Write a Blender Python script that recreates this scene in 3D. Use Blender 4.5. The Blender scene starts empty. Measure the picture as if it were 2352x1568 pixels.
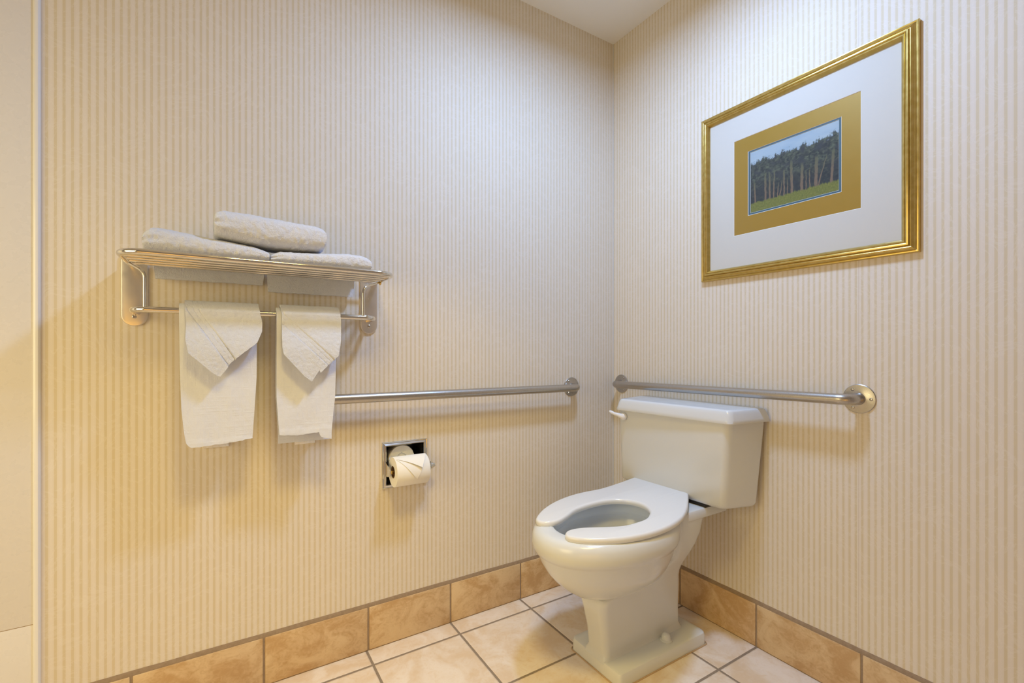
import bpy, bmesh, math, random
from mathutils import Vector, Matrix
from mathutils import noise as mnoise
from mathutils.geometry import tessellate_polygon

C = bpy.context.scene.collection
SC = bpy.context.scene
PI = math.pi

# ------------------------------------------------------------ camera
CAM = Vector((-1.553, -1.588, 1.013))
F_PX = 1065.0
cam_d = bpy.data.cameras.new('camera')
cam = bpy.data.objects.new('camera', cam_d); C.objects.link(cam)
cam.location = CAM
yaw = math.radians(57.96)
cam.rotation_euler = (PI/2, 0, yaw - PI/2)
cam_d.sensor_fit = 'HORIZONTAL'
cam_d.sensor_width = 36.0
cam_d.lens = 36.0*F_PX/2352
cam_d.shift_y = (804.0-784.0)/2352
cam_d.clip_start = 0.02
SC.camera = cam

# ------------------------------------------------------------ world, lights, exposure
SC.view_settings.view_transform = 'Standard'
SC.view_settings.look = 'None'
SC.view_settings.exposure = 0.07
SC.view_settings.gamma = 1.0
SC.view_settings.use_curve_mapping = False
w = bpy.data.worlds.new('world'); SC.world = w; w.use_nodes = True
w.node_tree.nodes['Background'].inputs[0].default_value = (1, .9, .75, 1)
w.node_tree.nodes['Background'].inputs[1].default_value = 0.0

def area(name, loc, target, size, power, color, size_y=None, shape='DISK', spread=180):
    l = bpy.data.lights.new(name, 'AREA'); l.shape = shape; l.size = size; l.spread = math.radians(spread)
    if size_y: l.size_y = size_y
    l.energy = power; l.color = color
    o = bpy.data.objects.new(name, l); C.objects.link(o); o.location = loc
    o.rotation_euler = (Vector(target)-Vector(loc)).to_track_quat('-Z', 'Y').to_euler()
    return o
area('ceiling_lamp', (-.66, -.78, 2.36), (-.66, -.78, 0), .17, 19.8, (.37, .57, .95), spread=176)
area('left_fill', (-2.85, -.85, 1.15), (-1.6, -.2, .5), 1.0, 12.2, (1, .835, .44), 1.0, 'RECTANGLE')  # added warm fill light from the tub side, not a fixture of the room
area('floor_fill', (-1.35, -1.2, 2.41), (-1.15, -.45, 0), .4, 4.6, (1, .72, .20), None, 'DISK', 70)  # added narrow fill from above to brighten the floor and lower walls
area('low_fill', (-2.4, -2.7, .45), (-1.3, 0, .2), 1.5, 5.6, (1, .5, .05), .8, 'RECTANGLE')  # invented orange fill near the floor behind the camera, warms the lower wall

# ------------------------------------------------------------ node helpers
def new_mat(name):
    m = bpy.data.materials.new(name); m.use_nodes = True
    nt = m.node_tree; b = nt.nodes['Principled BSDF']
    return m, nt, b
def nd(nt, t, **kw):
    n = nt.nodes.new(t)
    for k, v in kw.items(): setattr(n, k, v)
    return n
def lk(nt, a, b): nt.links.new(a, b)
def mth(nt, op, a, b=None, c=None, clamp=False):
    n = nd(nt, 'ShaderNodeMath', operation=op); n.use_clamp = clamp
    for i, v in enumerate((a, b, c)):
        if v is None: continue
        if isinstance(v, (int, float)): n.inputs[i].default_value = v
        else: lk(nt, v, n.inputs[i])
    return n.outputs[0]
def mixc(nt, f, a, b, blend='MIX'):
    n = nd(nt, 'ShaderNodeMix', data_type='RGBA', blend_type=blend)
    for i, v in ((0, f), (6, a), (7, b)):
        if isinstance(v, (int, float)): n.inputs[i].default_value = v
        elif isinstance(v, tuple): n.inputs[i].default_value = v if len(v) == 4 else (*v, 1)
        else: lk(nt, v, n.inputs[i])
    return n.outputs[2]
def noise(nt, vec, scale, detail=3, rough=.5, dist=0):
    n = nd(nt, 'ShaderNodeTexNoise'); n.inputs['Scale'].default_value = scale
    n.inputs['Detail'].default_value = detail; n.inputs['Roughness'].default_value = rough
    n.inputs['Distortion'].default_value = dist
    lk(nt, vec, n.inputs['Vector']); return n.outputs['Fac']
def sstep(nt, x, lo, hi, a=0., b=1.):
    n = nd(nt, 'ShaderNodeMapRange', interpolation_type='SMOOTHSTEP')
    lk(nt, x, n.inputs[0])
    for i, v in ((1, lo), (2, hi), (3, a), (4, b)): n.inputs[i].default_value = v
    return n.outputs[0]
def bump(nt, b, h, strength, dist):
    n = nd(nt, 'ShaderNodeBump'); n.inputs['Strength'].default_value = strength
    n.inputs['Distance'].default_value = dist
    lk(nt, h, n.inputs['Height']); lk(nt, n.outputs[0], b.inputs['Normal'])
def geo_pos(nt):
    return nd(nt, 'ShaderNodeNewGeometry').outputs['Position']
def obj_co(nt):
    return nd(nt, 'ShaderNodeTexCoord').outputs['Object']
def scalev(nt, v, s):
    n = nd(nt, 'ShaderNodeVectorMath', operation='MULTIPLY'); lk(nt, v, n.inputs[0]); n.inputs[1].default_value = s
    return n.outputs[0]
def simple(name, col, rough=.5, metal=0, coat=0, spec=.5):
    m, nt, b = new_mat(name)
    b.inputs['Base Color'].default_value = (*col, 1); b.inputs['Roughness'].default_value = rough
    b.inputs['Metallic'].default_value = metal; b.inputs['Coat Weight'].default_value = coat
    b.inputs['Specular IOR Level'].default_value = spec
    # faint procedural variation so no surface is perfectly uniform
    n = noise(nt, obj_co(nt), 35, 3)
    lk(nt, sstep(nt, n, .2, .8, max(0, rough-.03), rough+.03), b.inputs['Roughness'])
    return m

PITCH = .0159
def wallpaper(name, axis, phase):
    m, nt, b = new_mat(name)
    p = geo_pos(nt)
    s = nd(nt, 'ShaderNodeSeparateXYZ'); lk(nt, p, s.inputs[0])
    x = s.outputs[axis]
    t = mth(nt, 'FRACT', mth(nt, 'ADD', mth(nt, 'DIVIDE', x, PITCH), phase+1000))
    d = mth(nt, 'ABSOLUTE', mth(nt, 'SUBTRACT', t, .5))
    stripe = sstep(nt, d, .13, .25, 1, 0)
    line = sstep(nt, mth(nt, 'ABSOLUTE', mth(nt, 'SUBTRACT', d, .33)), .0, .05, 1, 0)
    # slow colour variation from one stripe to the next, and along its length
    col_id = nd(nt, 'ShaderNodeCombineXYZ')
    lk(nt, mth(nt, 'FLOOR', mth(nt, 'DIVIDE', x, PITCH)), col_id.inputs[0])
    lk(nt, mth(nt, 'MULTIPLY', s.outputs[2], 3.0), col_id.inputs[1])
    var = noise(nt, col_id.outputs[0], .9, 2)
    sw = noise(nt, p, 9, 5, .65, 2.6)
    swirl = sstep(nt, mth(nt, 'ABSOLUTE', mth(nt, 'SUBTRACT', sw, .5)), 0, .035, 1, 0)
    cloud = noise(nt, p, 5, 3)
    base = mixc(nt, cloud, (.80, .735, .655), (.77, .705, .62))
    dark = mixc(nt, var, (.715, .615, .45), (.68, .605, .45))
    c = mixc(nt, stripe, base, dark)
    c = mixc(nt, mth(nt, 'MULTIPLY', line, .18), c, (.67, .58, .45))
    c = mixc(nt, mth(nt, 'MULTIPLY', swirl, .30), c, (.84, .79, .72))
    if axis == 1:   # butt joint between two lengths of paper
        seam = sstep(nt, mth(nt, 'ABSOLUTE', mth(nt, 'ADD', x, .9865)), .0003, .0008, .45, 0)
        c = mixc(nt, seam, c, (.40, .30, .20))
    lk(nt, c, b.inputs['Base Color'])
    b.inputs['Roughness'].default_value = .62
    b.inputs['Specular IOR Level'].default_value = .25
    h = mth(nt, 'ADD', mth(nt, 'MULTIPLY', swirl, .5), mth(nt, 'MULTIPLY', noise(nt, p, 240, 2), .4))
    bump(nt, b, h, .10, .001)
    return m

def tile_cols(nt, p, seed_vec=None):
    n1 = noise(nt, p, 7, 4, .6, .8); n2 = noise(nt, p, 38, 4, .6, 1.5); n3 = noise(nt, p, 150, 3)
    f = mth(nt, 'ADD', mth(nt, 'MULTIPLY', n1, .7), mth(nt, 'MULTIPLY', n2, .3))
    return sstep(nt, f, .38, .62), n2, n3

def floor_mat():
    m, nt, b = new_mat('floor tile')
    p = geo_pos(nt)
    s = nd(nt, 'ShaderNodeSeparateXYZ'); lk(nt, p, s.inputs[0])
    px, py, ox, oy, g = .3075, .3015, -.5245, -.086, .0042
    ds, ids = [], []
    for out, pt, o in ((s.outputs[0], px, ox), (s.outputs[1], py, oy)):
        u = mth(nt, 'ADD', mth(nt, 'DIVIDE', mth(nt, 'SUBTRACT', out, o), pt), 100)
        fr = mth(nt, 'FRACT', u)
        e = mth(nt, 'MULTIPLY', mth(nt, 'MINIMUM', fr, mth(nt, 'SUBTRACT', 1, fr)), pt)
        ds.append(e); ids.append(mth(nt, 'FLOOR', u))
    d = mth(nt, 'MINIMUM', ds[0], ds[1])
    wob = mth(nt, 'MULTIPLY', mth(nt, 'SUBTRACT', noise(nt, p, 60, 2), .5), .0014)
    d = mth(nt, 'ADD', d, wob)
    tile = sstep(nt, d, g-.0008, g+.0004)
    idv = nd(nt, 'ShaderNodeCombineXYZ'); lk(nt, ids[0], idv.inputs[0]); lk(nt, ids[1], idv.inputs[1])
    wn = nd(nt, 'ShaderNodeTexWhiteNoise', noise_dimensions='3D'); lk(nt, idv.outputs[0], wn.inputs[0])
    off = nd(nt, 'ShaderNodeVectorMath', operation='MULTIPLY_ADD')
    lk(nt, wn.outputs['Color'], off.inputs[0]); off.inputs[1].default_value = (9, 9, 9); lk(nt, p, off.inputs[2])
    f, n2, n3 = tile_cols(nt, off.outputs[0])
    c = mixc(nt, f, (.75, .60, .44), (.87, .79, .71))
    c = mixc(nt, mth(nt, 'MULTIPLY', sstep(nt, n2, .5, .8), .35), c, (.66, .48, .31))
    c = mixc(nt, mth(nt, 'MULTIPLY', wn.outputs['Value'], .12), c, (.60, .47, .34))
    gc = mixc(nt, n3, (.22, .17, .125), (.35, .285, .22))
    c = mixc(nt, tile, gc, c)
    lk(nt, c, b.inputs['Base Color'])
    lk(nt, mth(nt, 'SUBTRACT', .85, mth(nt, 'MULTIPLY', tile, .43)), b.inputs['Roughness'])
    b.inputs['Specular IOR Level'].default_value = .4
    h = mth(nt, 'ADD', sstep(nt, d, g-.001, g+.003), mth(nt, 'MULTIPLY', n2, .10))
    bump(nt, b, h, .6, .002)
    return m
def base_tile_mat():
    m, nt, b = new_mat('skirting tile')
    oi = geo_pos(nt)
    f, n2, n3 = tile_cols(nt, scalev(nt, oi, (1.3, 1.3, 1.7)))
    c = mixc(nt, f, (.54, .345, .165), (.73, .55, .33))
    c = mixc(nt, mth(nt, 'MULTIPLY', sstep(nt, n2, .5, .8), .4), c, (.58, .345, .155))
    lk(nt, c, b.inputs['Base Color']); b.inputs['Roughness'].default_value = .42
    bump(nt, b, n2, .12, .002)
    return m
def mortar_mat():
    m, nt, b = new_mat('mortar')
    n3 = noise(nt, geo_pos(nt), 120, 4)
    lk(nt, mixc(nt, n3, (.25, .175, .11), (.40, .30, .205)), b.inputs['Base Color']); b.inputs['Roughness'].default_value = .9
    bump(nt, b, n3, .5, .002)
    return m
def terry_mat(name, fine=False):
    m, nt, b = new_mat(name)
    p = obj_co(nt)
    n1 = noise(nt, p, 430 if not fine else 600, 3, .7); n2 = noise(nt, p, 150, 3, .6)
    c = mixc(nt, n1, (.70, .735, .84), (.79, .825, .92))
    lk(nt, c, b.inputs['Base Color']); b.inputs['Roughness'].default_value = .95
    b.inputs['Sheen Weight'].default_value = .25; b.inputs['Sheen Roughness'].default_value = .5
    b.inputs['Specular IOR Level'].default_value = .1
    h = mth(nt, 'ADD', mth(nt, 'MULTIPLY', n1, .6), mth(nt, 'MULTIPLY', n2, .7))
    bump(nt, b, h, .9, .005 if not fine else .0028)
    return m
def waffle_mat():
    m, nt, b = new_mat('woven towel')
    p = obj_co(nt)
    wv = nd(nt, 'ShaderNodeSeparateXYZ'); lk(nt, p, wv.inputs[0])
    n1 = noise(nt, p, 420, 3, .7)
    nx = noise(nt, scalev(nt, p, (260, 30, 14)), 1.0, 2); nz = noise(nt, scalev(nt, p, (14, 30, 260)), 1.0, 2)
    c = mixc(nt, n1, (.71, .745, .85), (.79, .825, .92))
    lk(nt, c, b.inputs['Base Color']); b.inputs['Roughness'].default_value = .95
    b.inputs['Sheen Weight'].default_value = .2; b.inputs['Specular IOR Level'].default_value = .1
    h = mth(nt, 'ADD', mth(nt, 'MULTIPLY', mth(nt, 'MAXIMUM', nx, nz), 1.0), mth(nt, 'MULTIPLY', n1, .35))
    bump(nt, b, h, .42, .0022)
    return m
def brushed(name, col, rough):
    m, nt, b = new_mat(name)
    p = obj_co(nt)
    n = noise(nt, scalev(nt, p, (900, 900, 900)), 1, 2)
    b.inputs['Base Color'].default_value = (*col, 1); b.inputs['Metallic'].default_value = 1
    lk(nt, sstep(nt, n, .2, .8, rough-.05, rough+.08), b.inputs['Roughness'])
    return m
def gold_mat():
    m, nt, b = new_mat('gilded wood')
    n = noise(nt, geo_pos(nt), 60, 4)
    lk(nt, mixc(nt, sstep(nt, n, .35, .7), (.56, .40, .11), (.63, .47, .16)), b.inputs['Base Color'])
    b.inputs['Metallic'].default_value = .85
    lk(nt, sstep(nt, n, .2, .8, .28, .34), b.inputs['Roughness'])
    return m
def glass_mat():
    m = bpy.data.materials.new('picture glass'); m.use_nodes = True
    nt = m.node_tree; nt.nodes.clear()
    o = nd(nt, 'ShaderNodeOutputMaterial'); t = nd(nt, 'ShaderNodeBsdfTransparent'); g = nd(nt, 'ShaderNodeBsdfGlossy')
    g.inputs['Roughness'].default_value = .03
    fr = nd(nt, 'ShaderNodeFresnel'); fr.inputs['IOR'].default_value = 1.45
    mx = nd(nt, 'ShaderNodeMixShader')
    lk(nt, mth(nt, 'MULTIPLY', fr.outputs[0], .5), mx.inputs[0]); lk(nt, t.outputs[0], mx.inputs[1]); lk(nt, g.outputs[0], mx.inputs[2])
    lk(nt, mx.outputs[0], o.inputs[0])
    return m
def paint_mat(y0, y1, z0, z1):
    """pastel picture of a stand of trees: sky, foliage mass, trunks, grass"""
    m, nt, b = new_mat('forest pastel')
    p = geo_pos(nt)
    s = nd(nt, 'ShaderNodeSeparateXYZ'); lk(nt, p, s.inputs[0])
    u = mth(nt, 'DIVIDE', mth(nt, 'SUBTRACT', s.outputs[1], y0), y1-y0)   # 0 left .. 1 right
    v = mth(nt, 'DIVIDE', mth(nt, 'SUBTRACT', s.outputs[2], z0), z1-z0)
    uv = nd(nt, 'ShaderNodeCombineXYZ'); lk(nt, u, uv.inputs[0]); lk(nt, v, uv.inputs[1])
    q = uv.outputs[0]
    n_s = noise(nt, scalev(nt, q, (1, 2.5, 1)), 3, 3)
    sky = mixc(nt, n_s, (.24, .36, .48), (.46, .54, .56))
    nf = noise(nt, q, 22, 5, .7, .6); nf2 = noise(nt, q, 9, 3, .6)
    fol = mixc(nt, sstep(nt, nf, .38, .68), (.028, .034, .036), (.105, .125, .085))
    fol = mixc(nt, sstep(nt, nf2, .45, .7), fol, (.045, .052, .058))
    # tree line
    uo = nd(nt, 'ShaderNodeCombineXYZ'); lk(nt, u, uo.inputs[0])
    line = mth(nt, 'ADD', mth(nt, 'MULTIPLY', noise(nt, uo.outputs[0], 9, 5, .72), .42), .60)
    line = mth(nt, 'ADD', line, mth(nt, 'MULTIPLY', mth(nt, 'SUBTRACT', nf, .5), .25))
    c = mixc(nt, sstep(nt, mth(nt, 'SUBTRACT', v, line), -.02, .03), fol, sky)
    # dark depth between trunks
    low = sstep(nt, v, .30, .52, 1, 0)
    c = mixc(nt, mth(nt, 'MULTIPLY', low, .6), c, (.022, .028, .036))
    # trunks: centre u, half width, top v, lean
    tr = [(.06, .012, .52, .03), (.19, .014, .62, .0), (.245, .012, .60, .01), (.29, .009, .62, -.03), (.34, .006, .40, -.06),
          (.37, .007, .42, -.13), (.415, .010, .58, .0), (.455, .006, .42, .01), (.505, .016, .68, .02), (.615, .018, .58, -.01),
          (.66, .006, .45, -.02), (.70, .007, .46, .0), (.765, .020, .62, -.02), (.80, .008, .60, -.22), (.925, .016, .66, -.05)]
    nt_ = noise(nt, q, 14, 3)
    for (cu, hw, top, lean) in tr:
        ctr = mth(nt, 'SUBTRACT', cu, mth(nt, 'MULTIPLY', mth(nt, 'SUBTRACT', v, .2), lean))
        wob = mth(nt, 'MULTIPLY', mth(nt, 'SUBTRACT', nt_, .5), .02)
        dd = mth(nt, 'ABSOLUTE', mth(nt, 'ADD', mth(nt, 'SUBTRACT', u, ctr), wob))
        k = mth(nt, 'MULTIPLY', sstep(nt, dd, hw*.6, hw*1.1, 1, 0), sstep(nt, v, top-.08, top, 1, 0))
        k = mth(nt, 'MULTIPLY', k, sstep(nt, nf, .3, .5, .65, .95))
        tc = mixc(nt, sstep(nt, v, .2, top), (.19, .135, .09), (.11, .12, .07))
        c = mixc(nt, k, c, tc)
    # grass
    gl = mth(nt, 'ADD', mth(nt, 'MULTIPLY', mth(nt, 'SUBTRACT', noise(nt, uo.outputs[0], 16, 4, .7), .5), .14), .15)
    gn = noise(nt, scalev(nt, q, (70, 40, 1)), 1, 3)
    grass = mixc(nt, gn, (.06, .09, .02), (.27, .27, .065))
    c = mixc(nt, sstep(nt, mth(nt, 'SUBTRACT', gl, v), -.02, .015), c, grass)
    lk(nt, c, b.inputs['Base Color']); b.inputs['Roughness'].default_value = .8
    return m

M = {}
M['paperA'] = wallpaper('striped wallpaper', 0, .35)
M['paperB'] = wallpaper('striped wallpaper side', 1, .1)
M['floor'] = floor_mat(); M['base'] = base_tile_mat(); M['mortar'] = mortar_mat()
M['ceil'] = simple('ceiling paint', (.86, .85, .83), .85, spec=.2)
M['cream'] = simple('cream surround', (.82, .79, .745), .28)
M['trim'] = simple('white trim', (.86, .86, .86), .22)
M['caulk'] = simple('caulk', (.50, .36, .22), .7)
M['room'] = simple('beige paint', (.68, .62, .54), .8, spec=.2)
M['porc'] = simple('porcelain', (.70, .725, .735), .20, coat=.15)
M['seat'] = simple('seat plastic', (.77, .785, .80), .16)
M['white'] = simple('white plastic', (.84, .84, .84), .18)
M['dark'] = simple('dark rubber', (.03, .028, .025), .6)
M['chrome'] = simple('polished steel', (.72, .69, .63), .10, 1)
M['plate'] = simple('satin plate', (.76, .74, .72), .30, 1)
M['steel'] = brushed('brushed steel', (.50, .475, .44), .30)
M['tpchrome'] = simple('chrome', (.74, .74, .70), .12, 1)
M['screw'] = simple('screw steel', (.55, .52, .48), .2, 1)
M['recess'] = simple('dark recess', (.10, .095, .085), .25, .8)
M['terry'] = terry_mat('terry cloth'); M['terry2'] = terry_mat('terry washcloth', True); M['waffle'] = waffle_mat()
M['gold'] = gold_mat()
M['matw'] = simple('white mat board', (.65, .635, .585), .7, spec=.2)
M['matg'] = simple('gold mat board', (.38, .235, .035), .45, .25)
M['bevel'] = simple('mat bevel', (.85, .84, .80), .7)
M['blue'] = simple('blue mat', (.05, .115, .155), .6)
M['glass'] = glass_mat()
M['paper'] = simple('tissue paper', (.90, .885, .83), .95, spec=.1)
M['card'] = simple('cardboard', (.30, .20, .11), .9, spec=.1)
M['brass'] = simple('brass', (.70, .50, .18), .25, 1)

# ------------------------------------------------------------ mesh helpers
def tag(o, label=None, cat=None, group=None, kind=None):
    if label: o['label'] = label
    if cat: o['category'] = cat
    if group: o['group'] = group
    if kind: o['kind'] = kind
    return o
def mk(name, bm, mats, parent=None, smooth=35, mods=()):
    me = bpy.data.meshes.new(name)
    bmesh.ops.recalc_face_normals(bm, faces=bm.faces[:])
    bm.to_mesh(me); bm.free()
    for m in (mats if isinstance(mats, (list, tuple)) else [mats]): me.materials.append(m)
    o = bpy.data.objects.new(name, me); C.objects.link(o)
    if smooth:
        for p in me.polygons: p.use_smooth = True
        me.set_sharp_from_angle(angle=math.radians(smooth))
    if parent is not None:
        o.parent = parent
        o.matrix_parent_inverse = Matrix.Translation(-parent.location)
    return o
def empty(name, loc, label, cat, group=None):
    o = bpy.data.objects.new(name, None); C.objects.link(o); o.location = loc; o.empty_display_size = .05
    return tag(o, label, cat, group)
def box(bm, x0, x1, y0, y1, z0, z1, mi=0, bev=0, seg=2):
    r = bmesh.ops.create_cube(bm, size=1)
    vs = r['verts']
    for v in vs:
        v.co = Vector(((x0+x1)/2+v.co.x*(x1-x0), (y0+y1)/2+v.co.y*(y1-y0), (z0+z1)/2+v.co.z*(z1-z0)))
    fs = set(f for v in vs for f in v.link_faces)
    for f in fs: f.material_index = mi
    if bev:
        es = list(set(e for v in vs for e in v.link_edges))
        bmesh.ops.bevel(bm, geom=es, offset=bev, segments=seg, profile=.5, affect='EDGES', material=mi)
def ring_loft(bm, rings, cap0=True, cap1=True, mi=0):
    vr = [[bm.verts.new(p) for p in r] for r in rings]
    n = len(vr[0])
    for a, b in zip(vr, vr[1:]):
        for i in range(n):
            f = bm.faces.new((a[i], a[(i+1) % n], b[(i+1) % n], b[i])); f.material_index = mi
    if cap0: bm.faces.new(vr[0][::-1]).material_index = mi
    if cap1: bm.faces.new(vr[-1]).material_index = mi
    return vr
def tube(bm, pts, r, seg=16, mi=0, closed=False, cap=True, radii=None):
    pts = [Vector(p) for p in pts]; n = len(pts)
    rings = []; up = None
    for i, p in enumerate(pts):
        if closed: t = (pts[(i+1) % n]-pts[i-1]).normalized()
        else: t = (pts[min(i+1, n-1)]-pts[max(i-1, 0)]).normalized()
        if up is None:
            up = t.orthogonal().normalized()
        up = (up - t*up.dot(t)).normalized()
        s = t.cross(up)
        rr = radii[i] if radii else r
        rings.append([p + (up*math.cos(2*PI*k/seg)+s*math.sin(2*PI*k/seg))*rr for k in range(seg)])
    if closed:
        vr = [[bm.verts.new(q) for q in R] for R in rings]
        for i in range(n):
            a, b = vr[i], vr[(i+1) % n]
            for k in range(seg):
                bm.faces.new((a[k], a[(k+1) % seg], b[(k+1) % seg], b[k])).material_index = mi
    else:
        ring_loft(bm, rings, cap, cap, mi)
def fillet(pts, rad, seg=8):
    """round the inner corners of an open polyline"""
    pts = [Vector(p) for p in pts]; out = [pts[0]]
    for i in range(1, len(pts)-1):
        a, p, b = pts[i-1], pts[i], pts[i+1]
        r = rad[i-1] if isinstance(rad, (list, tuple)) else rad
        d1 = (a-p).normalized(); d2 = (b-p).normalized()
        ang = d1.angle(d2); t = r/math.tan(ang/2)
        s = p+d1*t; e = p+d2*t
        c = p+(d1+d2).normalized()*(r/math.sin(ang/2))
        v0 = s-c; v1 = e-c; tot = v0.angle(v1); ax = v0.cross(v1).normalized()
        for k in range(seg+1):
            out.append(c+Matrix.Rotation(tot*k/seg, 3, ax) @ v0)
    out.append(pts[-1]); return out
def lathe(bm, prof, centre, axis, seg=32, mi=0, cap0=True, cap1=True):
    """prof: (radius, distance along axis)"""
    axis = Vector(axis).normalized(); u = axis.orthogonal().normalized(); v = axis.cross(u); c = Vector(centre)
    rings = [[c+axis*h+(u*math.cos(2*PI*k/seg)+v*math.sin(2*PI*k/seg))*max(r, 1e-5) for k in range(seg)] for r, h in prof]
    ring_loft(bm, rings, cap0, cap1, mi)
def catmull(pts, sub=4, closed=True):
    n = len(pts); out = []
    for i in range(n if closed else n-1):
        g = (lambda k: Vector(pts[k % n])) if closed else (lambda k: Vector(pts[min(max(k, 0), n-1)]))
        p0, p1, p2, p3 = g(i-1), g(i), g(i+1), g(i+2)
        for s in range(sub):
            t = s/sub
            out.append(.5*((2*p1)+(-p0+p2)*t+(2*p0-5*p1+4*p2-p3)*t*t+(-p0+3*p1-3*p2+p3)*t**3))
    if not closed: out.append(Vector(pts[-1]))
    return out
def lerp_tab(tab, x):
    if x <= tab[0][0]: return tab[0][1]
    for (a, va), (b, vb) in zip(tab, tab[1:]):
        if x <= b: return va+(vb-va)*(x-a)/(b-a) if b > a else vb
    return tab[-1][1]

# ------------------------------------------------------------ room shell
XL, YB, ZC = -3.25, -3.1, 2.442
def plane(name, pts, m, kind='structure'):
    bm = bmesh.new(); bm.faces.new([bm.verts.new(p) for p in pts])
    o = mk(name, bm, m, smooth=0); tag(o, kind=kind); return o
# long wall with the cut-out for the recessed paper holder
hx0, hx1, hz0, hz1 = -1.074, -.937, .550, .681
bm = bmesh.new()
xs = [XL, hx0, hx1, 0.0]; zs = [0, hz0, hz1, ZC]
for i in range(3):
    for j in range(3):
        if i == 1 and j == 1: continue
        bm.faces.new([bm.verts.new(p) for p in ((xs[i], 0, zs[j]), (xs[i+1], 0, zs[j]), (xs[i+1], 0, zs[j+1]), (xs[i], 0, zs[j+1]))])
bmesh.ops.remove_doubles(bm, verts=bm.verts[:], dist=1e-5)
tag(mk('wall_left', bm, M['paperA'], smooth=0), kind='structure')
plane('wall_right', [(0, 0, 0), (0, YB, 0), (0, YB, ZC), (0, 0, ZC)], M['paperB'])
plane('wall_back', [(0, YB, 0), (XL, YB, 0), (XL, YB, ZC), (0, YB, ZC)], M['room'])
plane('wall_far_left', [(XL, YB, 0), (XL, 0, 0), (XL, 0, ZC), (XL, YB, ZC)], M['room'])
plane('floor', [(XL, YB, 0), (0, YB, 0), (0, 0, 0), (XL, 0, 0)], M['floor'])
plane('ceiling', [(XL, YB, ZC), (XL, 0, ZC), (0, 0, ZC), (0, YB, ZC)], M['ceil'])

# skirting: tiles with joints on a mortar bed
def skirting(name, joints, along_x, end0, end1):
    bm = bmesh.new()
    T = .0075; H = .1455; G = .0032
    js = sorted([end0]+[j for j in joints if end0 < j < end1]+[end1])
    for a, b in zip(js, js[1:]):
        a2 = a+(G if a != end0 else 0); b2 = b-(G if b != end1 else 0)
        if along_x: box(bm, a2, b2, -T, -.0005, .003, H, 0, .0018, 2)
        else: box(bm, -T, -.0005, a2, b2, .003, H, 0, .0018, 2)
    # mortar bed: a thin wedge standing a little above the tiles
    prof = [(.0, .0), (-.0052, .0), (-.0052, .1452), (-.0045, .1500), (-.0008, .1575), (0, .1575)]
    n = int((end1-end0)/.03)
    rings = []
    for i in range(n+1):
        t = end0+(end1-end0)*i/n
        k = (mnoise.noise(Vector((t*14, 3.1, 0)))*.0016)
        rings.append([((t, d, z+(k if j in (3, 4, 5) else 0)) if along_x else (d, t, z+(k if j in (3, 4, 5) else 0))) for j, (d, z) in enumerate(prof)])
    ring_loft(bm, rings, mi=1)
    return tag(mk(name, bm, [M['base'], M['mortar']], smooth=30), kind='structure')
skirting('baseboard_left', [-.5215, -.832, -1.134, -1.445, -1.757], True, -1.933, -.008)
skirting('baseboard_right', [-.378, -.688, -.996, -1.30, -1.61, -1.92], False, YB, -.002)

# shower surround panel and its white edge trim at the left end of the long wall
bm = bmesh.new()
box(bm, XL, -1.9445, -.0045, 0, .3425, ZC, 0, .001)
box(bm, XL, -1.9445, -.0045, 0, 0, .3408, 0, .001)
box(bm, XL, -1.9445, -.0030, 0, .3400, .3430, 1)
tag(mk('trim_1', bm, [M['cream'], M['caulk']], smooth=30), kind='structure')
bm = bmesh.new()
prof = [(-1.9445, 0), (-1.9445, -.0058), (-1.9425, -.0080), (-1.9390, -.0088), (-1.9350, -.0080), (-1.9325, -.0050), (-1.9318, 0)]
ring_loft(bm, [[(x, y, z) for x, y in prof] for z in (0, ZC)])
tag(mk('trim_2', bm, M['trim']), kind='structure')
# narrow white caulk bead in the corner between the two papered walls
bm = bmesh.new(); tube(bm, [(-.0015, -.0015, .158), (-.0015, -.0015, ZC)], .0022, 8)
tag(mk('trim_3', bm, M['matw']), kind='structure')

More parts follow.
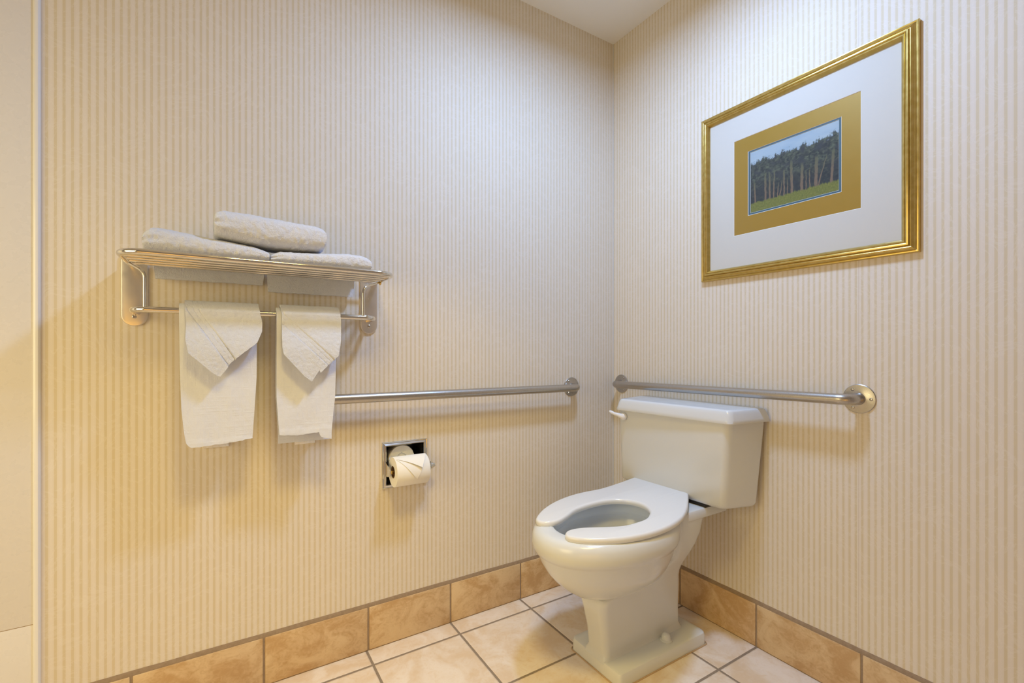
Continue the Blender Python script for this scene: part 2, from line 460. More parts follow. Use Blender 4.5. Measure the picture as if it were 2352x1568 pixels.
# ------------------------------------------------------------ toilet
toilet = empty('toilet', (-.45, -.47, 0), 'white two-piece toilet with open-front seat standing in the tiled corner', 'toilet')
def egg(xf, xc, xb, hw, yc, z, n_f=2.1, n_b=2.15, N=72, zfun=None):
    out = []
    for k in range(N):
        t = 2*PI*k/N; c, s = math.cos(t), math.sin(t)
        a, n = ((xb-xc), n_b) if c >= 0 else ((xc-xf), n_f)
        x = xc+math.copysign(abs(c)**(2/n)*a, c)
        y = yc+math.copysign(abs(s)**(2/n)*hw, s)
        out.append((x, y, z+(zfun(x) if zfun else 0)))
    return out
YC = -.488
tilt = lambda k: (lambda x: k*.045*(x+.74))
secs = [ # z, xf, xc, xb, hw, yc, tilt
 (.236, -.545, -.48, -.42, .030, YC+.008, 0), (.246, -.595, -.47, -.385, .062, YC+.006, 0), (.262, -.632, -.47, -.350, .090, YC+.004, 0),
 (.284, -.664, -.47, -.328, .116, YC+.002, 0), (.310, -.694, -.475, -.312, .139, YC, 0), (.338, -.718, -.48, -.302, .158, YC, 0),
 (.368, -.736, -.48, -.292, .173, YC, .2), (.392, -.745, -.485, -.282, .1815, YC, .5), (.398, -.7475, -.485, -.280, .1835, YC, .6),
 (.403, -.756, -.485, -.272, .1905, YC, .7), (.414, -.7605, -.485, -.267, .1950, YC, .8), (.430, -.7620, -.485, -.264, .1962, YC, .9),
 (.448, -.7595, -.485, -.264, .1940, YC, 1), (.460, -.753, -.485, -.268, .1885, YC, 1), (.4665, -.744, -.485, -.274, .1800, YC, 1), (.469, -.733, -.485, -.282, .170, YC, 1),
 (.469, -.705, -.485, -.315, .140, YC, 1), (.466, -.697, -.485, -.322, .1335, YC, 1), (.458, -.694, -.485, -.325, .131, YC, 1),
 (.425, -.694, -.485, -.325, .131, YC, 1), (.421, -.697, -.485, -.322, .134, YC, 1), (.415, -.700, -.485, -.319, .137, YC, 1),
 (.400, -.694, -.485, -.325, .132, YC, .8), (.365, -.670, -.485, -.345, .112, YC, .5), (.33, -.630, -.485, -.37, .088, YC, 0), (.305, -.58, -.485, -.40, .055, YC, 0), (.300, -.53, -.485, -.45, .02, YC, 0)]
bm = bmesh.new()
ring_loft(bm, [egg(xf, xc, xb, hw, yc, z, zfun=tilt(k)) for z, xf, xc, xb, hw, yc, k in secs])
mk('bowl', bm, M['porc'], toilet, 50)

def rrect(c4, r, z, seg=5, zf=None):
    """rounded quad outline; c4 corners CCW"""
    out = []; n = 4
    for i in range(n):
        p = Vector((*c4[i], 0)); a = Vector((*c4[i-1], 0)); b = Vector((*c4[(i+1) % n], 0))
        rr = r[i] if isinstance(r, (list, tuple)) else r
        d1 = (a-p).normalized(); d2 = (b-p).normalized(); ang = d1.angle(d2); t = rr/math.tan(ang/2)
        c = p+(d1+d2).normalized()*(rr/math.sin(ang/2)); v0 = p+d1*t-c; v1 = p+d2*t-c
        tot = v0.angle(v1); sg = 1 if v0.cross(v1).z > 0 else -1
        for k in range(seg+1):
            q = c+Matrix.Rotation(sg*tot*k/seg, 3, 'Z') @ v0
            out.append((q.x, q.y, z))
    return out
def quad(x0, x1, y0, y1): return [(x0, y0), (x1, y0), (x1, y1), (x0, y1)]
# pedestal, trapway body, rear deck and foot as one casting
bm = bmesh.new()
body = [ # z, x front, x back, y right, y left, corner radius
 (.036, -.548, -.170, -.532, -.412, .020), (.046, -.540, -.176, -.522, -.420, .020), (.060, -.538, -.180, -.518, -.424, .022),
 (.12, -.545, -.183, -.520, -.423, .024), (.18, -.558, -.186, -.526, -.418, .026), (.215, -.566, -.192, -.532, -.414, .028), (.236, -.560, -.196, -.536, -.412, .03),
 (.255, -.53, -.196, -.542, -.415, .035), (.275, -.44, -.192, -.550, -.412, .04), (.295, -.34, -.188, -.560, -.410, .04), (.32, -.300, -.180, -.572, -.405, .040), (.36, -.298, -.168, -.587, -.395, .036),
 (.40, -.296, -.160, -.596, -.385, .030), (.44, -.292, -.156, -.600, -.380, .026), (.468, -.290, -.154, -.600, -.380, .024), (.476, -.285, -.160, -.594, -.386, .02)]
ring_loft(bm, [rrect(quad(a, b, c, d), r, z, 6) for z, a, b, c, d, r in body])
ft = [(.0, -.5475, -.130, -.588, -.357, .012), (.034, -.5470, -.131, -.5875, -.3575, .012), (.040, -.5445, -.134, -.585, -.360, .011), (.0425, -.539, -.139, -.580, -.365, .01)]
ring_loft(bm, [rrect(quad(a, b, c, d), [r, r*1.8, r*1.8, r*1.6], z, 5) for z, a, b, c, d, r in ft])
dk = [(.444, -.26, -.030, -.597, -.380, .02), (.448, -.265, -.024, -.602, -.375, .024), (.470, -.265, -.022, -.604, -.373, .024), (.4765, -.260, -.026, -.600, -.377, .022), (.478, -.25, -.03, -.594, -.383, .02)]
ring_loft(bm, [rrect(quad(a, b, c, d), r, z, 6) for z, a, b, c, d, r in dk])
mk('pedestal', bm, M['porc'], toilet, 40)
# caulk line round the foot
bm = bmesh.new(); tube(bm, rrect(quad(-.549, -.129, -.5895, -.3555), .014, .0012), .0022, 6, closed=True)
tag(mk('caulk_bead', bm, M['brass'] if False else M['caulk'], toilet), 'golden yellow caulk bead around the foot')
for yy in (-.5445, -.392):
    bm = bmesh.new(); lathe(bm, [(.0205, 0), (.0205, .003), (.0155, .006), (.0145, .014), (.0115, .021), (.006, .0245), (.0001, .0255)], (-.291, yy, .0415), (0, 0, 1), 28)
    mk('bolt_cap', bm, M['porc'], toilet)

# seat: open-front ring following the rim
seat_o = [(-.711,-.386),(-.666,-.350),(-.615,-.323),(-.557,-.304),(-.494,-.295),(-.435,-.298),(-.364,-.309),(-.264,-.303),(-.150,-.290),(-.144,-.300),
 (-.140,-.493),(-.144,-.512),(-.158,-.531),(-.256,-.605),(-.335,-.651),(-.402,-.673),(-.462,-.680),(-.527,-.676),(-.593,-.659),(-.646,-.632),(-.691,-.597),(-.713,-.569),(-.719,-.551),
 (-.711,-.533),(-.694,-.523),(-.670,-.524),(-.639,-.537),(-.588,-.571),(-.544,-.596),(-.500,-.603),(-.455,-.602),(-.418,-.585),(-.391,-.562),(-.371,-.526),(-.367,-.490),(-.380,-.453),
 (-.408,-.423),(-.447,-.407),(-.502,-.401),(-.566,-.407),(-.618,-.429),(-.660,-.444),(-.692,-.443),(-.714,-.430),(-.722,-.411)]
sm = [Vector((x, y, 0)) for x, y in seat_o]
sm = catmull(sm, 4)
def offs(pts, d):
    n = len(pts); out = []
    for i in range(n):
        t = (pts[(i+1) % n]-pts[i-1]).normalized(); nrm = Vector((t.y, -t.x, 0))
        out.append(pts[i]+nrm*d)
    return out
area2 = sum(a.x*b.y-b.x*a.y for a, b in zip(sm, sm[1:]+sm[:1]))
sgn = 1 if area2 > 0 else -1     # outward normal sign
zt = lambda x: .522224+.0517*x
bm = bmesh.new(); rings = []
for d, dz in ((-.006, -.0185), (-.002, -.0180), (0, -.0150), (.0005, -.0090), (0, -.0050), (-.0020, -.0018), (-.0048, -.0004), (-.008, 0)):
    rings.append([(p.x, p.y, zt(p.x)+dz) for p in offs(sm, d*sgn)])
vr = ring_loft(bm, rings, False, False)
for ring in (vr[0], vr[-1]):
    for tri in tessellate_polygon([[Vector((v.co.x, v.co.y, 0)) for v in ring]]):
        bm.faces.new([ring[k] for k in tri])
seat = mk('seat', bm, M['seat'], toilet, 45)
for yy in (-.35, -.47):
    bm = bmesh.new(); box(bm, -.190, -.150, yy-.022, yy+.022, .470, .497, 0, .005, 3); mk('hinge', bm, M['white'], toilet)
for (xx, yy) in ((-.66, -.365), (-.66, -.60)):
    bm = bmesh.new(); box(bm, xx-.014, xx+.014, yy-.006, yy+.006, .468, .474, 0, .002, 2); mk('bumper', bm, M['white'], seat)

# tank
def q4(FL, FR, BR, BL): return [FR, BR, BL, FL]
def q_l(a, b, t): return [tuple(p+(q-p)*t for p, q in zip(u, v)) for u, v in zip(a, b)]
TB = q4((-.178, -.222), (-.168, -.672), (-.030, -.708), (-.030, -.19)); TT = q4((-.207, -.238), (-.190, -.706), (-.014, -.7265), (-.018, -.198))
def inset(q, d):
    cx = sum(p[0] for p in q)/4; cy = sum(p[1] for p in q)/4
    return [(p[0]-math.copysign(d, p[0]-cx), p[1]-math.copysign(d, p[1]-cy)) for p in q]
bm = bmesh.new(); rings = []
for t, ins, r in ((0, .022, .02), (.012, .010, .024), (.03, .003, .026), (.06, 0, .026), (.3, 0, .026), (.6, 0, .026), (.97, 0, .026), (1, .001, .026)):
    rings.append(rrect(inset(q_l(TB, TT, t), ins), [r, .012, .012, r], .486+(.778-.486)*t, 6))
ring_loft(bm, rings); tank = mk('tank', bm, M['porc'], toilet, 40)
LB = q4((-.224, -.238), (-.196, -.716), (-.004, -.738), (-.006, -.192))
bm = bmesh.new(); rings = []
for z, ins, r in ((.7755, .006, .02), (.7765, .001, .024), (.779, 0, .024), (.790, .002, .024), (.806, .0065, .023), (.814, .0095, .022), (.8185, .0125, .02), (.8205, .0175, .018), (.821, .026, .015)):
    rings.append(rrect(inset(LB, ins), [r, .008, .008, r], z, 6))
ring_loft(bm, rings); mk('tank_lid', bm, M['porc'], toilet, 40)
bm = bmesh.new(); box(bm, -.16, -.05, -.60, -.33, .474, .488, 0, .003); mk('tank_gasket', bm, M['dark'], toilet)
# flush lever on the front left of the tank
bm = bmesh.new()
lathe(bm, [(.0145, 0), (.0150, .004), (.0135, .010), (.0085, .016), (.0001, .018)], (-.205, -.270, .752), (-1, 0, 0), 28)
pts = [(-.214, -.270, .752), (-.219, -.262, .755), (-.223, -.250, .758), (-.226, -.238, .760), (-.228, -.224, .764), (-.228, -.214, .767)]
tube(bm, pts, .006, 14, radii=[.0095, .0092, .0070, .0060, .0068, .0050])
tag(mk('flush_lever', bm, M['white'], toilet, 60), 'white flush lever')

# ------------------------------------------------------------ grab bars
def grab_bar(p0, p1, out, label):
    """p0, p1: flange centres on the wall; out: unit vector away from the wall"""
    p0, p1, out = Vector(p0), Vector(p1), Vector(out)
    root = empty('grab_bar', p0, label, 'grab bar', 'brushed steel grab bars')
    so = .056
    path = fillet([p0+out*.002, p0+out*so, p1+out*so, p1+out*.002], .034, 10)
    bm = bmesh.new(); tube(bm, path, .0157, 28); mk('rail', bm, M['steel'], root)
    al = (p1-p0).normalized()
    for c, s in ((p0, 1), (p1, -1)):
        bm = bmesh.new(); lathe(bm, [(.0415, 0), (.0415, .0022), (.0400, .0034), (.0220, .0045), (.0172, .0060), (.0160, .009)], c, out, 48)
        fl = mk('flange', bm, M['steel'], root)
        for a in (60, 180, 300):
            d = Matrix.Rotation(math.radians(a), 3, out) @ (al*s)
            bm = bmesh.new(); q = c+d*.0300+out*.0032
            lathe(bm, [(.0045, 0), (.0044, .0010), (.0030, .0024), (.0001, .0028)], q, out, 16)
            lathe(bm, [(.0012, .0026), (.0012, .0030)], q, out, 8)
            mk('screw', bm, M['screw'], fl)
    return root
grab_bar((-1.318, 0, .8585), (-.253, 0, .853), (0, -1, 0), 'steel grab bar on the long wall, running behind the hanging towels')
grab_bar((0, -.054, .860), (0, -.988, .8735), (-1, 0, 0), 'steel grab bar on the wall directly above the toilet tank')

# ------------------------------------------------------------ towel rack
rack = empty('towel_rack', (-1.44, 0, 1.18), 'polished steel towel shelf with a lower towel bar on the striped wall', 'towel rack')
for cx in (-1.7505, -1.1325):
    bm = bmesh.new(); hw = .0285; zb, ztp = 1.0775+(0 if cx < -1.5 else -.0085), 1.283
    def stad(h, y):
        o = []
        for k in range(13):
            a = PI+PI*k/12; o.append((cx+h*math.cos(a), y, zb+hw+h*math.sin(a)))
        for k in range(13):
            a = PI*k/12; o.append((cx+h*math.cos(a), y, ztp-hw+h*math.sin(a)))
        return o
    ring_loft(bm, [stad(hw, 0), stad(hw, -.0050), stad(hw-.0012, -.0066), stad(hw-.004, -.0072)])
    pl = mk('wall_plate', bm, M['plate'], rack, 30)
    bm = bmesh.new(); lathe(bm, [(.0052, 0), (.0050, .0012), (.0036, .0020), (.0034, .0008), (.0012, .0008), (.0011, .0016)], (cx, -.0070, zb+.0245), (0, -1, 0), 20)
    mk('screw', bm, M['screw'], pl)
ZS = 1.2425
bm = bmesh.new()
tube(bm, fillet([(-1.757, -.004, ZS), (-1.757, -.212, ZS), (-1.110, -.212, ZS), (-1.110, -.004, ZS)], .050, 14), .0080, 24)
mk('shelf_rim', bm, M['chrome'], rack)
for yy in (-.045, -.085, -.125, -.165):
    bm = bmesh.new(); tube(bm, [(-1.752, yy, ZS-.002), (-1.115, yy, ZS-.002)], .0048, 16); mk('shelf_rod', bm, M['chrome'], rack)
bm = bmesh.new()
tube(bm, fillet([(-1.745, -.004, 1.114), (-1.745, -.100, 1.1165), (-1.136, -.100, 1.1155), (-1.136, -.004, 1.112)], .034, 12), .0078, 24)
mk('towel_bar', bm, M['chrome'], rack)
for sx, px_ in ((-1.757, -1.7185), (-1.110, -1.1745)):
    bm = bmesh.new()
    tube(bm, fillet([(px_, -.100, 1.117), (px_, -.100, 1.212), (sx, -.060, ZS-.004)], .028, 10), .0042, 16)
    mk('support_rod', bm, M['chrome'], rack)
bm = bmesh.new(); lathe(bm, [(.004, 0), (.0045, .003), (.0025, .007), (.0001, .009)], (-1.113, -.07, ZS-.008), (0, 0, -1), 16); tag(mk('stud', bm, M['brass'], rack), 'small brass stud')

# ------------------------------------------------------------ folded towels on the shelf
def loaf(name, x0, x1, y0, y1, zb, top, label, seed, tail=None, rotz=0, roty=0, group='folded white towels on the shelf', bot=None):
    """soft folded towel: rounded front fold, height given along x by the table top"""
    bm = bmesh.new(); NX, NS = 150, 88
    rings = []
    for i in range(NX+1):
        s = i/NX; x = x0+(x1-x0)*s
        e = min(s, 1-s)*(x1-x0)                       # distance from the end
        k = min(1, e/.020); sh = (1-(1-k)**2.2)**(1/2.2) if k < 1 else 1
        sh = .70+.30*sh
        h = lerp_tab(top, x); b = bot(x) if bot else zb
        zc = (h+b)/2; a = (h-b)/2*sh; yc = (y0+y1)/2; dy = (y1-y0)/2*(.955+.045*sh)
        r = []
        for j in range(NS):
            t = 2*PI*j/NS; c, sn = math.cos(t), math.sin(t)
            yy = yc+math.copysign(abs(c)**(2/3.4), c)*dy
            zz = zc+math.copysign(abs(sn)**(2/2.7), sn)*a
            # front fold crease between the two layers
            if abs(sn) < .16 and (x-x0) < .05: yy += .004*(1-abs(sn)/.16)*(1-(x-x0)/.05)*(1 if c < 0 else 0)
            n1 = mnoise.noise(Vector((x*16+seed, yy*16, zz*16)))*.0045
            n2 = mnoise.noise(Vector((x*95+seed, yy*95, zz*95)))*.0019 + mnoise.noise(Vector((x*240+seed, yy*240, zz*240)))*.0009
            d = n1*.6+n2
            zz2 = zz+math.copysign(d, 1)*sn*1.0
            if zz2 < b: zz2 = b
            r.append((x+(mnoise.noise(Vector((seed, yy*25, zz*30)))*.003 if e < .03 else 0), yy+d*c, zz2))
        rings.append(r)
    ring_loft(bm, rings)
    if tail:
        tx0, tx1, tz, z_top, sk = tail
        N = 40; R = []
        for i in range(N+1):
            s = i/N
            xt = tx0+(tx1-tx0)*s; xb_ = tx0+sk+(tx1-sk*1.6-tx0-sk)*s
            w_ = mnoise.noise(Vector((xt*60, seed, 0)))*.0012
            ring = []
            rows = 6
            for k in range(rows+1): ring.append((xt+(xb_-xt)*k/rows, -.0320+w_, z_top+(tz+w_*1.5-z_top)*k/rows))
            for k in range(rows+1): ring.append((xb_+(xt-xb_)*k/rows, -.0200+w_, tz+w_*1.5+(z_top-tz)*k/rows))
            R.append(ring)
        ring_loft(bm, R)
    o = mk(name, bm, M['terry'], None, 60)
    # origin at the towel's middle so it can be turned
    c0 = Vector(((x0+x1)/2, (y0+y1)/2, zb))
    o.data.transform(Matrix.Translation(-c0)); o.location = c0
    o.rotation_euler = (0, roty, rotz)
    return tag(o, label, 'towel', group)
ZR = ZS-.002+.0048
loaf('bath_towel', -1.7130, -1.4465, -.208, -.036, ZR, [(-1.713, 1.300), (-1.700, 1.3105), (-1.6855, 1.3125), (-1.66, 1.3105), (-1.60, 1.302), (-1.57, 1.2985), (-1.54, 1.2955), (-1.48, 1.288), (-1.446, 1.278)],
     'white folded towel at the left end of the steel shelf', 1.3, (-1.708, -1.444, 1.2055, 1.255, .004))
loaf('bath_towel', -1.4440, -1.1775, -.206, -.036, ZR, [(-1.444, 1.272), (-1.42, 1.2825), (-1.36, 1.2865), (-1.30, 1.291), (-1.24, 1.2965), (-1.20, 1.2950), (-1.1775, 1.286)],
     'white folded towel at the right end of the steel shelf', 7.7, (-1.440, -1.184, 1.187, 1.255, .004))
loaf('bath_towel', -1.5700, -1.3050, -.214, -.070, 1.2945, [(-1.57, 1.366), (-1.55, 1.3715), (-1.50, 1.3725), (-1.40, 1.3665), (-1.33, 1.3640), (-1.305, 1.3585)],
     'white thick folded towel lying slanted on top of the other two', 4.1, None, math.radians(2), 0,
     bot=lambda x: lerp_tab([(-1.57, 1.3035), (-1.50, 1.2940), (-1.445, 1.2895), (-1.38, 1.2900), (-1.30, 1.2945)], x))

# ------------------------------------------------------------ towels hanging on the lower bar
BY, BZ = -.100, 1.116
def drape(name, mat, layers, x_l, x_r, z_front, z_back, r_in, thick, label, cat, group, seed, relief=None, NX=44, flare=0):
    """cloth over the bar: x_l(z), x_r(z) edges on the front, z_front(s), z_back(s) lower edges"""
    bm = bmesh.new(); grid = []
    NF, NA, NB = (150 if NX > 100 else 60), 12, 14
    for i in range(NX+1):
        s = i/NX; zf = z_front(s); zb = z_back(s); col = []
        path = []
        for k in range(NB+1):   # back, going up
            z = zb+(BZ-zb)*k/NB; path.append((BY+r_in, z, 'b'))
        for k in range(1, NA):
            a = PI*k/NA; path.append((BY+r_in*math.cos(a), BZ+r_in*math.sin(a), 't'))
        for k in range(NF+1):
            z = BZ+(zf-BZ)*k/NF; path.append((BY-r_in, z, 'f'))
        for (y, z, w_) in path:
            xl, xr = x_l(z), x_r(z)
            x = xl+(xr-xl)*s
            d = mnoise.noise(Vector((x*22+seed, z*9, .3)))*.0022+mnoise.noise(Vector((x*120+seed, z*120, 1.3)))*.0008
            if w_ == 'f':
                f_ = min(1, max(0, (BZ-z)/.12))
                y = y-max(0, d+.0015)-(relief(x, z) if relief else 0)-flare*f_*f_*(3-2*f_)
            elif w_ == 't': z = z+d*.6
            col.append((x, y, z))
        grid.append(col)
    m_ = len(grid[0])
    # two-sided sheet with thickness: outer skin and inner skin
    def skin(off):
        out = []
        for i in range(NX+1):
            row = []
            for j in range(m_):
                p = Vector(grid[i][j])
                a = Vector(grid[i][max(j-1, 0)]); b = Vector(grid[i][min(j+1, m_-1)])
                t = (b-a).normalized(); nrm = Vector((0, t.z, -t.y)).normalized()
                row.append(bm.verts.new(p+nrm*off))
            out.append(row)
        return out
    A_, B_ = skin(0), skin(thick)
    for S in (A_, B_):
        for i in range(NX):
            for j in range(m_-1):
                bm.faces.new((S[i][j], S[i+1][j], S[i+1][j+1], S[i][j+1]))
    def wall(p, q):
        for k in range(len(p)-1): bm.faces.new((p[k], p[k+1], q[k+1], q[k]))
    wall(A_[0], B_[0]); wall(A_[-1], B_[-1])
    wall([r[0] for r in A_], [r[0] for r in B_]); wall([r[-1] for r in A_], [r[-1] for r in B_])
    return tag(mk(name, bm, mat, None, 60), label, cat, group)
def tab(*a): return lambda v, T=sorted(a): lerp_tab(T, v)

# hand towel, left and right (thick: folded in three)
def stripe_relief(z0):
    return lambda x, z: (.0012 if z < z0 else 0)
drape('hand_towel', M['waffle'], 1, tab((.76, -1.6300), (.80, -1.6360), (.86, -1.6415), (.97, -1.6450), (1.14, -1.6470)),
      tab((.76, -1.4815), (.85, -1.4762), (.94, -1.4710), (1.14, -1.4700)),
      tab((0, .7690), (.06, .7585), (.3, .7600), (.6, .7630), (1, .7680)), lambda s: .785, .0100, .0095,
      'long white hand towel hanging at the left of the lower bar, beneath a washcloth', 'hand towel', 'hand towels on the lower bar', 2.2, stripe_relief(.772))
drape('hand_towel', M['waffle'], 1, tab((.77, -1.4140), (.80, -1.4160), (.88, -1.4214), (1.14, -1.4214)),
      tab((.77, -1.2740), (.87, -1.2635), (.97, -1.2615), (1.14, -1.2600)),
      tab((0, .7715), (.35, .7670), (.7, .7700), (.76, .7715), (.78, .7560), (1, .7480)), lambda s: .7420, .0100, .0095,
      'long white hand towel hanging at the right of the lower bar, back layer lower', 'hand towel', 'hand towels on the lower bar', 9.2, stripe_relief(.785))

def diag_relief(ax, az, bx, bz, w_):
    d = Vector((bx-ax, 0, bz-az)).normalized(); n = Vector((-d.z, 0, d.x))
    if n.z > 0: n = -n
    def f(x, z):
        q = (Vector((x, 0, z))-Vector((ax, 0, az))).dot(n)
        g = lambda c, w2: math.exp(-((q-c)/w2)**2)
        band = 1/(1+math.exp(-(q)/.0009))-1/(1+math.exp(-(q-w_)/.0009))
        return .0036-.0018*band-.0020*g(0, .0011)-.0020*g(w_, .0011)-.0008*g(w_*.45, .0010)
    return f
def zf_tab(pts, xl, xr):
    """lower edge height as a function of s"""
    T = sorted(((x-xl)/(xr-xl), z) for x, z in pts)
    return lambda s: lerp_tab(T, s)
xl, xr = -1.6310, -1.4625
drape('washcloth', M['terry2'], 1, tab((.94, -1.6300), (1.04, -1.6316), (1.09, -1.6302), (1.13, -1.6350)),
      tab((.94, -1.4620), (1.00, -1.4640), (1.033, -1.4640), (1.063, -1.4590), (1.088, -1.4580), (1.13, -1.4660)),
      zf_tab([(-1.6310, 1.0370), (-1.6255, 1.0054), (-1.5990, .9790), (-1.5725, .9524), (-1.5576, .9431), (-1.5400, .9660), (-1.5361, .9753), (-1.5246, .9871), (-1.4970, 1.0098), (-1.4694, 1.0325), (-1.4625, 1.0633)], xl, xr),
      lambda s: 1.06, .0225, .0060, 'white washcloth folded to a point over the left hand towel', 'washcloth', 'washcloths over the hand towels', 3.3,
      diag_relief(-1.6041, 1.1182, -1.5233, .9901, .022), NX=150, flare=.020)
xl, xr = -1.4090, -1.2510
drape('washcloth', M['terry2'], 1, tab((.92, -1.4080), (1.06, -1.4100), (1.11, -1.4086), (1.14, -1.4115)),
      tab((.92, -1.2530), (1.00, -1.2550), (1.06, -1.2506), (1.10, -1.2490), (1.136, -1.2522)),
      zf_tab([(-1.4090, 1.0200), (-1.4058, 1.0015), (-1.3507, .9369), (-1.3328, .9228), (-1.3085, .9471), (-1.3116, .9554), (-1.2665, .9876), (-1.2554, .9975), (-1.2510, 1.040)], xl, xr),
      lambda s: 1.06, .0225, .0060, 'white washcloth folded to a point over the right hand towel', 'washcloth', 'washcloths over the hand towels', 6.1,
      diag_relief(-1.3887, 1.0997, -1.2775, .9910, .024), NX=150, flare=.020)
# chrome fittings whose lower edges show under the two hand towels
for x0, x1, zb, lab in ((-1.597, -1.5355, .7335, 'small chrome wall fitting peeking out under the left hand towel'), (-1.362, -1.3010, .7185, 'small chrome wall fitting peeking out under the right hand towel')):
    r = empty('wall_fitting', ((x0+x1)/2, 0, zb), lab, 'wall fitting', 'chrome fittings behind the towels')
    bm = bmesh.new(); box(bm, x0, x1, -.006, 0, zb, zb+.075, 0, .0015, 2); mk('back_plate', bm, M['tpchrome'], r)
    bm = bmesh.new(); box(bm, x0+.008, x1-.008, -.022, -.006, zb+.012, zb+.030, 0, .003, 2); mk('hook', bm, M['tpchrome'], r)

# ------------------------------------------------------------ recessed toilet paper holder
hold = empty('toilet_paper_holder', (-1.0055, 0, .615), 'chrome recessed toilet paper holder set in the striped wall', 'toilet paper holder')
bm = bmesh.new()
fx0, fx1, fz0, fz1 = -1.0870, -.9240, .5355, .6955
prof = [(0, 0), (0, .0045), (.0015, .0060), (.0035, .0052), (.0055, .0052), (.0110, .0090), (.0125, .0090), (.0140, .0070), (.0140, -.004)]
rings = []
for d, h in prof:
    rings.append([(fx0+d, -h, fz0+d), (fx1-d, -h, fz0+d), (fx1-d, -h, fz1-d), (fx0+d, -h, fz1-d)])
ring_loft(bm, rings, False, False)
mk('frame', bm, M['tpchrome'], hold, 20)
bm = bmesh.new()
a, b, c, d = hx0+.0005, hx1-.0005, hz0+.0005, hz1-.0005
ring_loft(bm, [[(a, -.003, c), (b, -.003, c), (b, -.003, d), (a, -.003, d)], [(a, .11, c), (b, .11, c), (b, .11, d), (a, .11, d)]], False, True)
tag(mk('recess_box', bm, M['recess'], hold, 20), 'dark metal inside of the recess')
RX0, RX1, RY, RZ, RR = -1.0640, -.9490, -.050, .6020, .0500
for sx, side in ((-1.0765, -1), (-.9345, 1)):
    bm = bmesh.new()
    pts_ = [(.000, .030), (-.020, .026), (-.045, .018), (-.062, .008), (-.062, -.008), (-.045, -.016), (-.018, -.020), (.000, -.022)]
    ring_loft(bm, [[(sx-.0016, y, RZ+z) for y, z in pts_], [(sx+.0016, y, RZ+z) for y, z in pts_]])
    mk('arm', bm, M['tpchrome'], hold, 30)
bm = bmesh.new(); lathe(bm, [(.0055, 0), (.0055, .137)], (-1.074, RY, RZ), (1, 0, 0), 20); tag(mk('spindle', bm, M['brass'], hold), 'brass coloured spindle')
bm = bmesh.new(); lathe(bm, [(.0105, 0), (.0130, .003), (.0125, .010), (.0095, .0115), (.0078, .0120), (.0078, .0155), (.0072, .0185), (.0001, .0190)], (-.9330, RY, RZ+.006), (1, 0, 0), 24)
mk('knob', bm, M['tpchrome'], hold)
roll = empty('toilet_paper_roll', ((RX0+RX1)/2, RY, RZ), 'white toilet paper roll on the holder with its end folded to a point', 'toilet paper roll', 'toilet paper rolls')
bm = bmesh.new(); lathe(bm, [(.0205, 0), (.0495, 0), (RR, .0008), (RR, RX1-RX0-.0008), (.0495, RX1-RX0), (.0205, RX1-RX0)], (RX0, RY, RZ), (1, 0, 0), 64, cap0=False, cap1=False)
mk('paper', bm, M['paper'], roll, 40)
bm = bmesh.new(); lathe(bm, [(.0190, .0005), (.0206, .0005), (.0206, RX1-RX0-.0005), (.0190, RX1-RX0-.0005), (.0190, .0005)], (RX0, RY, RZ), (1, 0, 0), 40, cap0=False, cap1=False)
tag(mk('core', bm, M['card'], roll, 40), 'brown cardboard core')
# folded end sheet: two turned-in corners meeting in a point on the front of the roll
def on_roll(x, ang, lift):      # ang 90 = top, 180 = front
    a = math.radians(ang); return (x, RY+(RR+lift)*math.cos(a), RZ+(RR+lift)*math.sin(a))
def flap(pa, pb, pc, lift, nm, tip=0):
    bm = bmesh.new(); n = 14; V = {}
    for i in range(n+1):
        for j in range(n+1-i):
            u, v = i/n, j/n; w_ = 1-u-v
            x = pa[0]*w_+pb[0]*u+pc[0]*v; g = pa[1]*w_+pb[1]*u+pc[1]*v
            lf = lift+tip*v**1.5
            V[i, j] = (bm.verts.new(on_roll(x, g, lf)), bm.verts.new(on_roll(x, g, lf+.0006)))
    for k in (0, 1):
        for i in range(n):
            for j in range(n-i):
                bm.faces.new((V[i, j][k], V[i+1, j][k], V[i, j+1][k]))
                if i+j < n-1: bm.faces.new((V[i+1, j][k], V[i+1, j+1][k], V[i, j+1][k]))
    for i in range(n):
        for p, q in ((V[i, 0], V[i+1, 0]), (V[0, i], V[0, i+1]), (V[i, n-i], V[i+1, n-i-1])):
            bm.faces.new((p[0], q[0], q[1], p[1]))
    return mk(nm, bm, M['paper'], roll, 40)
flap((RX0+.003, 116), (RX1-.002, 98), (-.9800, 163), .0022, 'folded_sheet', .007)
flap((RX0+.004, 118), (RX1-.004, 110), (-.9960, 205), .0010, 'folded_sheet', .0012)
spare = empty('toilet_paper_roll', (-1.013, .055, .634), 'spare toilet paper roll deep inside the recess behind the hanging roll', 'toilet paper roll', 'toilet paper rolls')
bm = bmesh.new()
lathe(bm, [(.018, .004), (.0185, .0005), (.022, .0), (.028, .001), (.034, -.0004), (.040, .0008), (.0445, .0), (.0460, .0016), (.0468, .006), (.0468, .082), (.045, .084), (.018, .084)], (-1.0130, .010, .6315), (0, 1, 0), 72)
for v in bm.verts:
    v.co += Vector((mnoise.noise(v.co*140), mnoise.noise(v.co*150+Vector((3, 3, 3)))*.9+.3, mnoise.noise(v.co*130+Vector((7, 1, 2)))))*.0014
mk('paper', bm, M['paper'], spare, 50)

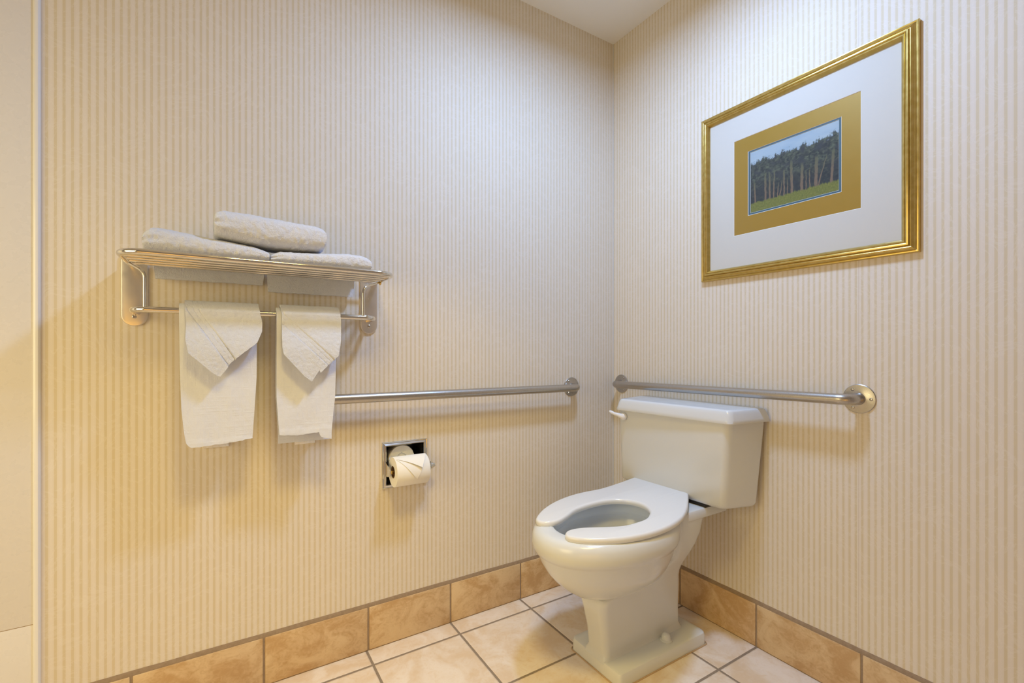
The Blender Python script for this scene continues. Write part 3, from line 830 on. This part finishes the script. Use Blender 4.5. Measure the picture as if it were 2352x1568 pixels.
# ------------------------------------------------------------ framed picture
pic = empty('framed_picture', (0, -.803, 1.5745), 'gold framed forest picture with white and gold mats on the right wall', 'picture')
Y0, Y1, Z0, Z1 = -.4780, -1.1265, 1.2705, 1.8790
prof = [(0, 0), (0, .0100), (.0015, .0125), (.0040, .0132), (.0060, .0125), (.0068, .0140), (.0100, .0180), (.0140, .0200), (.0155, .0192), (.0162, .0172), (.0178, .0172),
        (.0188, .0200), (.0205, .0222), (.0235, .0230), (.0260, .0215), (.0268, .0200), (.0285, .0218), (.0315, .0210), (.0345, .0175), (.0368, .0125), (.0375, .0110), (.0375, .002)]
bm = bmesh.new()
ring_loft(bm, [[(-h, Y0-d, Z0+d), (-h, Y1+d, Z0+d), (-h, Y1+d, Z1-d), (-h, Y0-d, Z1-d)] for d, h in prof], False, False)
mk('frame', bm, M['gold'], pic, 22)
def mat_board(name, yo0, yo1, zo0, zo1, yi0, yi1, zi0, zi1, x, t, mi, lab=None):
    bm = bmesh.new()
    O = [(yo0, zo0), (yo1, zo0), (yo1, zo1), (yo0, zo1)]; I = [(yi0, zi0), (yi1, zi0), (yi1, zi1), (yi0, zi1)]
    B = [(yi0-t, zi0+t), (yi1+t, zi0+t), (yi1+t, zi1-t), (yi0-t, zi1-t)]
    vo = [bm.verts.new((-x, y, z)) for y, z in O]; vi = [bm.verts.new((-x, y, z)) for y, z in I]; vb = [bm.verts.new((-x+t, y, z)) for y, z in B]
    for k in range(4):
        l = (k+1) % 4
        bm.faces.new((vo[k], vo[l], vi[l], vi[k])).material_index = 0
        bm.faces.new((vi[k], vi[l], vb[l], vb[k])).material_index = 1
    o = mk(name, bm, [M[mi], M['bevel']], pic, 0)
    if lab: tag(o, lab)
mat_board('mat_board', -.508, -1.096, 1.300, 1.850, -.6085, -.9960, 1.4175, 1.7525, .0095, .0013, 'matw', 'wide white mat')
mat_board('mat_board', -.600, -1.005, 1.410, 1.760, -.6600, -.9460, 1.4785, 1.7010, .0080, .0013, 'matg', 'inner gold mat')
mat_board('mat_board', -.655, -.951, 1.474, 1.706, -.6680, -.9390, 1.4855, 1.6950, .0066, .0006, 'blue', 'thin blue mat around the print')
bm = bmesh.new(); bm.faces.new([bm.verts.new(p) for p in ((-.0055, -.660, 1.478), (-.0055, -.947, 1.478), (-.0055, -.947, 1.702), (-.0055, -.660, 1.702))])
tag(mk('print', bm, paint_mat(-.6680, -.9390, 1.4855, 1.6950), pic, 0), 'pastel picture of dark trees above green grass under blue sky')
bm = bmesh.new(); bm.faces.new([bm.verts.new(p) for p in ((-.0112, -.512, 1.304), (-.0112, -1.092, 1.304), (-.0112, -1.092, 1.846), (-.0112, -.512, 1.846))])
mk('glass', bm, M['glass'], pic, 0)
